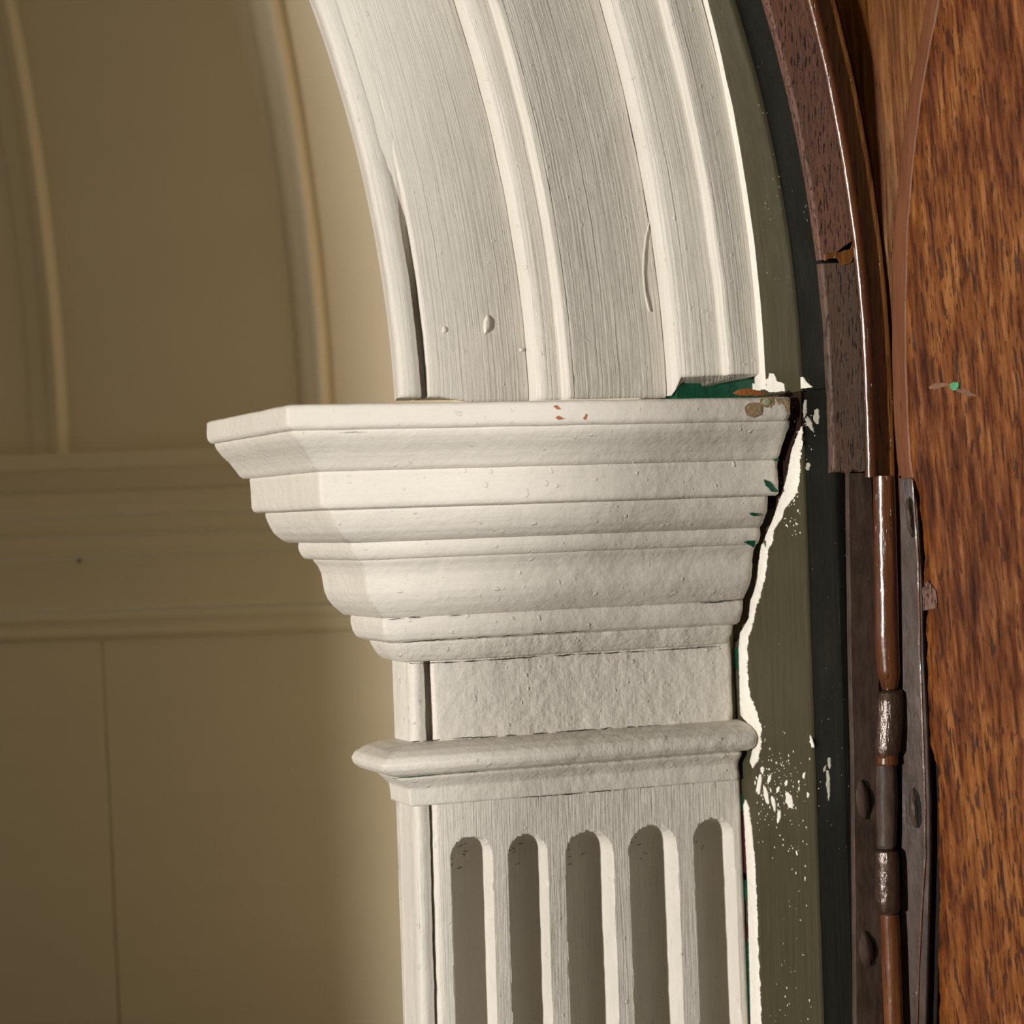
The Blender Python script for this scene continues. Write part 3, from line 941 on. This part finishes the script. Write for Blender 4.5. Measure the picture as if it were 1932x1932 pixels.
paint_line(lb_, rb_, 3.0, 0.7)
# white edge running up beside the arch
outer = []; inner_ = []
for i in range(70):
    ph = math.radians(60) * i / 69 + 0.004
    s = ph * 2800
    def rv(W, ph):
        t = min(1, max(0, (W - 130) / 155.0)); cu = CO + (CG - CO) * t
        return cu, UR
    inner_.append((ph, 112)); outer.append((ph, 156 + 5 * nz(s / 25, 1.0) + 3.5 * nz(s / 8, 3.0)))
rows = []; 
for (ph, wa), (_, wb) in zip(inner_, outer):
    row = []
    for f, h in ((0, 0.5), (0.1, 2.2), (0.5, 2.6), (0.92, 2.0), (1.0, -0.5)):
        W = wa + (wb - wa) * f
        cu, e = rv(W, ph)
        p = curve_pt(cu, e, W, ph); R = e - cu
        row.append((p[0] - h * math.cos(ph), p[1] - h * math.sin(ph), W))
    rows.append(row)
grid('white_paint_edge', rows, M_WHITE, areveal)
# mottled residue strips at the pilaster's right edge
for mt, q, nm in ((M_GREEN, [(1383, 1222), (1393, 1222), (1394, 1262), (1384, 1262)], 'green_residue'),
              (M_OLIVE, [(1383, 1262), (1394, 1262), (1396, 1300), (1386, 1300)], 'grey_residue'),
              (M_MAROON, [(1403, 1530), (1406, 1560), (1410, 1660), (1404, 1660), (1401, 1580)], 'maroon_residue'),
              (M_GREEN, [(1398, 1498), (1402, 1498), (1403, 1530), (1399, 1530)], 'green_residue'),
              (M_GREEN, [(1402, 1640), (1409, 1650), (1411, 1700), (1405, 1695)], 'green_residue'),
              (M_MAROON, [(1405, 1735), (1411, 1745), (1412, 1768), (1406, 1765)], 'maroon_residue'),
              (M_GREEN, [(1406, 1775), (1412, 1780), (1415, 1920), (1408, 1915)], 'green_residue')):
    patch(nm, [onU(x, y, UR) for x, y in q], onrev(), mt, reveal, 1.0, 1.5, q[0][1] * 0.1, 3.0)
patch('bare_timber', [onU(x, y, UR) for x, y in [(1470, 744), (1512, 740), (1512, 800), (1496, 845), (1484, 890), (1474, 925), (1462, 960), (1440, 960), (1450, 860)]], onrev(), flat('timber_bare_dark', (0.022, 0.010, 0.007), 0.7, 0.1), reveal, 1.0, 0.8, 12.0, 4.0)
# blots at the springing joint and brushed smears below
for q in ([(1445, 735), (1448, 726), (1444, 717), (1451, 714), (1453, 705), (1461, 705), (1466, 718), (1470, 721), (1480, 724), (1482, 737), (1470, 740), (1455, 740)],
          [(1409, 736), (1416, 722), (1428, 724), (1436, 738)]):
    patch('white_blot', [onU(x, y, UR) for x, y in q], onrev(), M_WHITE, reveal, 0.9, 1.6, q[0][0] * 0.1, 2.5)
patch('white_blot', [onU(x, y, UR + 4) for x, y in [(1505, 734), (1506, 712), (1515, 711), (1524, 722), (1534, 731)]], onrev(-4), M_WHITE, reveal, 0.7, 1.6, 5.0, 2.5)
random.seed(11)
for (x, y, rx, ry, rot) in ((1490, 1510, 6, 16, -0.25), (1433, 1480, 4, 20, 0.15), (1446, 1500, 4, 18, -0.2), (1460, 1515, 3.5, 14, -0.2), (1470, 1540, 3, 12, 0.1), (1452, 1468, 3, 9, 0.3), (1439, 1452, 3, 8, 0.0), (1484, 1478, 2.5, 6, 0.2), (1468, 1490, 2.5, 6, 0.4), (1525, 1500, 2, 5, 0), (1518, 1462, 2, 6, 0.3), (1532, 1400, 3, 12, -0.2)):
    patch('paint_smear', [onU(px, py, UR) for px, py in ell(x, y, rx, ry, 14, x * 0.3, 0.6, rot)], onrev(), M_WHITE, reveal, 1.0, 1.3, x * 0.07, 2.0)
for (x, y, rx, ry, rot) in ((1541, 785, 5, 15, 0.0), (1528, 800, 4, 16, -0.5), (1519, 770, 3, 18, 0.05), (1525, 880, 3.5, 7, 0.2), (1563, 1478, 3, 26, -0.05), (1565, 1440, 3, 10, 0), (1557, 1450, 2, 6, 0.2)):
    patch('paint_smear', [onU(px, py, UR + 4) for px, py in ell(x, y, rx, ry, 14, x * 0.3, 0.6, rot)], onrev(-4), flat('smear_%d_%d' % (x, y), (0.36, 0.34, 0.28)), reveal, 1.2, 1.3, x * 0.07, 2.0)

verts = []; faces = []
for i in range(300):
    if i < 150:
        x = random.gauss(1462, 32); y = random.gauss(1490, 50)
    elif i < 205:
        x = random.gauss(1500, 25); y = random.uniform(1380, 1930)
    else:
        x = random.gauss(1492, 12); y = random.uniform(900, 1010) if i % 2 else random.uniform(760, 900)
        x = x + 16 if y < 900 else x
    if x < 1425 or x > 1545: continue
    W_, V_ = onU(x, y, UR)
    if W_ > 283 and W_ < 298: continue
    du = 0 if W_ < 290 else -4.5
    r_ = random.uniform(0.4, 1.0) * (2.0 if random.random() < 0.1 else 1.0); el = random.uniform(1, 3.2); an = random.uniform(-0.35, 0.35)
    b_ = len(verts); K = 6
    for ring, h in ((1.0, 0.2), (0.7, 1.1)):
        for q in range(K):
            t = 2 * math.pi * q / K
            aa = r_ * ring * math.cos(t); bb = r_ * el * ring * math.sin(t)
            verts.append((UR - du - h, V_ + bb * math.cos(an) - aa * math.sin(an), W_ + (aa * math.cos(an) + bb * math.sin(an)) * 1.6))
    faces += [(b_ + q, b_ + (q + 1) % K, b_ + K + (q + 1) % K, b_ + K + q) for q in range(K)] + [tuple(b_ + K + q for q in range(K))]
sp = link('paint_spatter', verts, faces, M_WHITE, reveal, None, False)
sp['kind'] = 'stuff'

# ------------------------------------------------------------------ timber of the frame: arched batten, strip, face board
timber = frame
CBt = -1918.0; CBr = -2212.0; CGp = -2125.0
V_JB = onW(1600, 490, 420)[1]          # broken joint in the batten
V_BE = onW(1600, 890, 420)[1]          # lower end of the batten
uB0 = UR - 4; uB1 = onW(1634, 690, 428)[0]
bat = [(CBt, uB0, 396), (CBt, uB0, 404), (CBt, uB0 + 4, 411), (CBt, uB0 + 12, 413), (CBr, uB1 - 8, 428), (CBr, uB1 - 1, 427), (CBr, uB1 + 5, 421), (CBr, uB1 + 9, 410), (CBr, uB1 + 10, 385), (CBt, uB0 + 10, 385)]
phj = math.asin((V_JB - VJ) / (UR - CBt))
lofted('batten_upper', bat, M_BATTEN, timber, False, arch_on=True, v_arch0=phj, seed=51.0, amp=1.3, step=4.0)
# lower batten length: straight, then the first bit of the curve up to the broken joint
L = []
for a, b in zip(bat[:-1], bat[1:]):
    n = max(1, int(math.hypot(a[1] - b[1], a[2] - b[2]) / 4.0))
    for i in range(n):
        t = i / n; L.append(tuple(a[k] + (b[k] - a[k]) * t for k in range(3)))
L.append(bat[-1])
rows = []; uv = []
n = 120
for i in range(n + 1):
    v = V_BE + (V_JB - 3 - V_BE) * i / n
    row = []
    for j, (cu, e, w) in enumerate(L):
        R = e - cu
        u = e if v <= VJ else cu + math.sqrt(R * R - (v - VJ) ** 2)
        k = wob(v, j * 4, 52.0, 1.2)
        rag = 0
        if i == n: rag = 9 * nz(j * 0.35, 3.0) - 6
        if i == 0: rag = 7 * nz(j * 0.35, 8.0)
        row.append((u + 0.7 * k, v + rag, w + k - (1.5 if i in (0, n) else 0))); uv.append((v, j * 4))
    rows.append(row)
grid('batten_lower', rows, M_BATTEN2, timber, uv, wrap=True, caps=True)
# chipped splinter at the broken joint
cx_ = [(1557, 492), (1566, 487), (1580, 489), (1592, 500), (1603, 498), (1611, 480), (1613, 455), (1604, 470), (1588, 474), (1570, 478), (1556, 480)]
patch('split_end', px_out(cx_, 426), onface(423), M_STRIP, timber, 1.2, 4.0, 2.0, 3.0)

ring = [(CBr, uB1 + 4 + 11 * math.cos(math.pi * q / 5), 425 + 11 * math.sin(math.pi * q / 5)) for q in range(10)]
lofted('polished_bead', ring, M_ROD, frame, True, onW(1650, 900, 425)[1], True, seed=57.0, amp=0.8, step=9.0)
uS_1 = uB1 + 6; uS_2 = onW(1676, 600, 405)[0]
lofted('varnished_strip', [(CBr, uS_1, 380), (CBr, uS_1, 403), (CBr, uS_1 + 6, 413), (CGp, uS_2 - 10, 417), (CGp, uS_2 - 3, 415), (CGp, uS_2, 406), (CGp, uS_2, 380)], M_STRIP, timber, True, onW(1650, 905, 405)[1], True, seed=53.0, amp=0.9, step=4.0)
# face board that shows in the wedge between strip and door
uF = uS_2 + 9
lofted('face_board', [(CGp, uF, 335), (CGp, uF, 394), (CGp, uF + 1.5, 399), (CGp, uF + 4, 400), (CGp, uF + 9, 386), (CGp, uF + 120, 380), (CGp, uF + 330, 380), (CGp, uF + 700, 380), (CGp, uF + 700, 335)], M_FACE, timber, True, V_SB, True, seed=54.0, amp=0.9, step=7.0)
lofted('cavity_shade_backing', [(CGp, UR + 10, 300), (CGp, UR + 10, 330), (CGp, uF + 40, 330), (CGp, uF + 40, 300)], M_VOID, timber, True, V_SB, True, seed=55.0, amp=0.5, step=12.0)  # dark sheet in place of the deep shade between frame members

# ------------------------------------------------------------------ door, opened flat against the frame
door = empty('cupboard_door', (0, 0, 0), 'polished reddish brown wooden door standing open at the right, hinged to the cupboard', 'door')
DEL = math.radians(55)
ET = (math.cos(DEL), math.sin(DEL)); EN = (-math.sin(DEL), math.cos(DEL))   # along the leaf, out of its inner face (U, W)
UH, WH = onW(1694, 640, 456)[0], 456.0
def D3(t, v, n=0.0):
    return (UH + t * ET[0] + n * EN[0], v, WH + t * ET[1] + n * EN[1])
def onD(x, y, n=0.0):
    r = ray(x, y)
    # (P - H - n EN) . EN = 0 with P = C + k r in (U, W) = (X, -Y)
    hu, hw = UH + n * EN[0], WH + n * EN[1]
    num = (hu - Cc[0]) * EN[0] + (hw + Cc[1]) * EN[1]
    den = r[0] * EN[0] - r[1] * EN[1]
    k = num / den; p = Cc + k * r
    return (p[0] - hu) * ET[0] + (-p[1] - hw) * ET[1], p[2]
def ondoor(n0=0.0):
    return lambda a, b, h: D3(a, b, n0 + h)
def px_door(pts): return [onD(x, y) for x, y in pts]
DT = 60.0                                 # thickness of the leaf
NB = -26.0                                # the edge band falls away this far
DFp = [(1768, 0), (1753, 78), (1736, 168), (1724, 259), (1715, 349), (1708, 440), (1705, 579), (1705, 683), (1709, 786), (1713, 864), (1719, 905)]
DEp = [(1749, 0), (1735, 78), (1719, 155), (1709, 233), (1701, 285), (1695, 349), (1686, 440), (1683, 528), (1683, 683), (1687, 799), (1692, 864), (1697, 905)]
DLp = [(1725, 905), (1733, 960), (1740, 1010), (1742, 1100), (1746, 1150), (1745, 1200), (1748, 1300), (1753, 1400), (1768, 1460), (1766, 1600), (1772, 1700), (1768, 1800), (1771, 1932), (1776, 2300)]
def circ(pts, n):
    """circle through picture points of a curved edge, in leaf coordinates"""
    Q = np.array([onD(x, y, n) for x, y in pts if y < 700])
    A = np.c_[Q, np.ones(len(Q))]; b = (Q ** 2).sum(1)
    q = np.linalg.lstsq(A, b, rcond=None)[0]
    ct, cv = q[0] / 2, q[1] / 2
    return ct, cv, math.sqrt(q[2] + ct * ct + cv * cv)
def edge_fn(pts, n):
    top = sum(1 for p in pts if p[1] < 700) > 3
    if top: ct, cv, R = circ(pts, n)
    Q = sorted([onD(x, y, n) for x, y in pts], key=lambda p: p[1])
    vv = [p[1] for p in Q]; tt = [p[0] for p in Q]
    def f(v):
        if top and v > vv[-1]:
            off = tt[-1] - (ct - math.sqrt(max(1.0, R * R - (vv[-1] - cv) ** 2)))
            return ct - math.sqrt(max(1.0, R * R - min(v - cv, R - 1) ** 2)) + off
        return interp(v, vv, tt)
    return f
t_face = edge_fn(DFp, 0.0); t_band = edge_fn(DEp, NB); t_low = edge_fn(DLp, 0.0)
V_DL = onD(1719, 905)[1]                  # below this the hinge leaf is let into the door
LD = 2600.0
rows = []; uv = []
vs = [1900 - 9 * i for i in range(int((1900 - V_SB) / 9) + 1)]
offs = [0, 2, 5, 9, 14, 20, 28, 40, 55, 75, 100, 130, 170, 220, 290, 380, 500, 700, 1000, 1500, 2000]
for v in vs:
    row = []
    low = v <= V_DL
    t0 = t_low(v) if low else t_face(v)
    rg = (3.2 * nz(v / 22, 1.5) + 1.8 * nz(v / 7, 2.5)) if low else 0.8 * nz(v / 50, 4.5)
    row.append(D3(t0 + rg + 6, v, -DT)); uv.append((v, -60))
    row.append(D3(t0 + rg, v, -12)); uv.append((v, -8))
    for o_ in offs:
        k = wob(v, o_, 61.0, 1.3) * min(1, o_ / 12 + 0.3)
        rnd = 7 * math.exp(-o_ / (2.5 if not low else 5.0))
        row.append(D3(t0 + rg * math.exp(-o_ / 30.0) + o_ * (LD - t0) / 2300.0, v, k - rnd)); uv.append((v, o_))
    row.append(D3(LD, v, 0)); uv.append((v, LD))
    row.append(D3(LD, v, -DT)); uv.append((v, LD + 60))
    rows.append(row)
dface = grid('door_face', rows, M_DOOR, door, uv, angle=60, flip=True, wrap=True, caps=True)
# paler rounded margin along the door's curved edge
rows = []; uv = []
for v in [v for v in vs if v >= V_DL - 4]:
    a = t_band(v); b = t_face(v)
    row = []
    sec = [(b + 5, -DT), (a + 6, -DT), (a + 1, NB - 6), (a, NB), (a + 0.10 * (b - a), NB * 0.82), (a + 0.5 * (b - a), NB * 0.5), (a + 0.85 * (b - a), NB * 0.2), (b - 2, -4), (b + 1, -1), (b + 5, -2)]
    for j, (t, n) in enumerate(sec):
        k = wob(v, j * 8, 62.0, 0.8)
        row.append(D3(t + 0.5 * k, v, n + 0.5 * k)); uv.append((v, j * 8))
    rows.append(row)
grid('door_edge', rows, M_EDGE, door, uv, wrap=True, caps=True, flip=True)
patch('green_fleck', px_door([(1793, 725), (1800, 722), (1809, 721), (1810, 727), (1806, 736), (1799, 736), (1794, 732)]), ondoor(1), flat('fleck_green', (0.02, 0.26, 0.09), 0.5), dface, 0.8, 1.6, 3.0, 2.0)
patch('scratch', px_door([(1752, 730), (1765, 722), (1790, 724), (1793, 728), (1770, 733), (1756, 735)]), ondoor(), flat('scratch_tan', (0.17, 0.075, 0.028), 0.6), dface, 1.0, 1.4, 7.0, 2.0)
patch('scratch', px_door([(1808, 733), (1830, 738), (1846, 748), (1828, 748), (1806, 738)]), ondoor(), flat('scratch_tan_b', (0.14, 0.058, 0.022), 0.6), dface, 1.0, 1.4, 8.0, 2.0)
patch('butterfly_patch', px_door([(1742, 1110), (1752, 1095), (1768, 1115), (1770, 1145), (1757, 1150), (1743, 1152)]), ondoor(1), M_BATTEN, dface, 0.8, 2.5, 4.0, 3.0)

# ------------------------------------------------------------------ hinge
hinge = None
HW = 424.0
def plate(name, lx, rx, y0, y1, W, mat, seed, thick=10, on=None, mk=None):
    """lx, rx: picture x of the plate edges at heights ys"""
    n = 110
    rows = []; uv = []
    for i in range(n + 1):
        y = y0 + (y1 - y0) * i / n
        a, v = (on or onW)(interp(y, *lx), y, W); b, _ = (on or onW)(interp(y, *rx), y, W)
        row = []
        m = 14
        pts = [(a, W - thick), (a, W - 3)] + [(a + (b - a) * (0.04 + 0.92 * j / m), W) for j in range(m + 1)] + [(b, W - 3), (b, W - thick)]
        for j, (u, w) in enumerate(pts):
            k = wob(v, u, seed, 0.8)
            q = (u + 0.5 * k, v, w + (k if w > W - thick else 0))
            row.append(mk(*q) if mk else q); uv.append((v, u))
        rows.append(row)
    return grid(name, rows, mat, hinge or door, uv, wrap=True, caps=True, flip=True)
hinge = plate('hinge', ([905, 1290, 1932, 2150], [1697, 1702, 1696, 1696]), ([905, 960, 1100, 1236, 1400, 1510, 1620, 1750, 1932, 2150], [1722, 1731, 1740, 1743, 1751, 1755, 1755, 1752, 1747, 1743]), 903, 2150, -4.0, M_LEAF, 72.0, on=onD, mk=D3)
tag(hinge, 'long brown painted hinge with shiny dark knuckles')
plate('leaf', ([893, 950, 1236, 1455, 1932, 2150], [1600, 1600, 1604, 1609.6, 1614, 1617]), ([893, 1290, 1932, 2150], [1645, 1660, 1668, 1672]), 893, 2150, HW, M_LEAF, 71.0)
rimx = ([905, 1055, 1236, 1392, 1510, 1620, 1703, 1813, 1932, 2150], [1719, 1730, 1733.5, 1739, 1743, 1743, 1737.6, 1732, 1728, 1722])
plate('leaf_rim', rimx, (rimx[0], [x + 3.2 for x in rimx[1]]), 905, 2150, -1.0, M_ROD, 73.0, thick=14, on=onD, mk=D3)
plate('gap_shade_plate', (rimx[0], [x - 2 for x in rimx[1]]), (rimx[0], [x + 40 for x in rimx[1]]), 907, 2150, -26.0, M_VOID, 74.0, on=onD, mk=D3)  # dark plate added to paint the gap between leaf and door as shade

def barrel(name, pts, W, mat, seed, K=28, amp=0.6, capround=0.0):
    """pts: (picture x centre, y, radius) down the axis; a turned round rod seen side on"""
    ys = []
    pts = sorted(pts, key=lambda q: q[1])
    y = pts[0][1]
    rows = []; uv = []
    yy = []
    while y < pts[-1][1]:
        yy.append(y); y += 6
    yy.append(pts[-1][1])
    yy = sorted(set(yy + [q[1] for q in pts]))
    for y in yy:
        x = interp(y, [q[1] for q in pts], [q[0] for q in pts]); r = interp(y, [q[1] for q in pts], [q[2] for q in pts])
        u, v = onW(x, y, W)
        row = []
        for j in range(K):
            a = 2 * math.pi * j / K
            k = wob(v, a * 20, seed, amp)
            row.append((u + (r + k) * math.cos(a), v, W + (r + k) * math.sin(a))); uv.append((v, a * 20))
        rows.append(row)
    return grid(name, rows, mat, hinge, uv, wrap=True, caps=True, angle=40)
RW = HW + 4
barrel('pin_rod', [(1667, 898, 20), (1669, 1000, 21), (1673, 1200, 22), (1676, 1270, 21), (1678, 1288, 17), (1678, 1300, 14)], RW, M_ROD, 81.0)
barrel('knuckle', [(1680, 1301, 18), (1679, 1306, 24), (1678, 1320, 26), (1677, 1370, 26), (1674, 1415, 25), (1672, 1424, 22)], RW + 3, M_METAL, 82.0)
barrel('knuckle_collar', [(1673, 1424, 22), (1673, 1429, 20), (1673, 1440, 21), (1673, 1443, 19)], RW + 2, M_ROD, 83.0)
barrel('knuckle_sleeve', [(1671, 1443, 19), (1672, 1500, 21), (1672, 1560, 20), (1671, 1594, 19), (1671, 1600, 17)], RW - 4, M_LEAF, 84.0)
barrel('knuckle', [(1671, 1602, 16), (1672, 1606, 21), (1673, 1625, 23), (1674, 1700, 23), (1675, 1717, 22), (1675, 1724, 17)], RW + 2, M_METAL, 85.0)
barrel('pin_rod', [(1678, 1724, 18), (1680, 1760, 18), (1683, 1850, 18), (1686, 1932, 18), (1691, 2140, 18)], RW + 2, M_ROD, 86.0)
def screw(x, y, rx, ry, W=None):
    on = (lambda p: px_out(p, W)) if W is not None else px_door
    f = onface if W is not None else ondoor
    b = W if W is not None else -4.0
    patch('screw_recess', on(ell(x + 4, y, rx + 1, ry + 2, 20, y * 0.2, 0.15, -0.1)), f(b), M_CRACK, hinge, 0.4, 1.6, 1.0, 3.0)
    patch('screw', on(ell(x, y, rx, ry, 20, y * 0.1, 0.18, -0.1)), f(b + 1.4), M_LEAF, hinge, 0.4, 1.5, y * 0.01, 3.0, 6.0)
screw(1627, 1509, 12, 36, HW)
screw(1723, 1526, 8, 36)
screw(1633, 1792, 13, 32, HW)
screw(1715, 976, 6, 36)
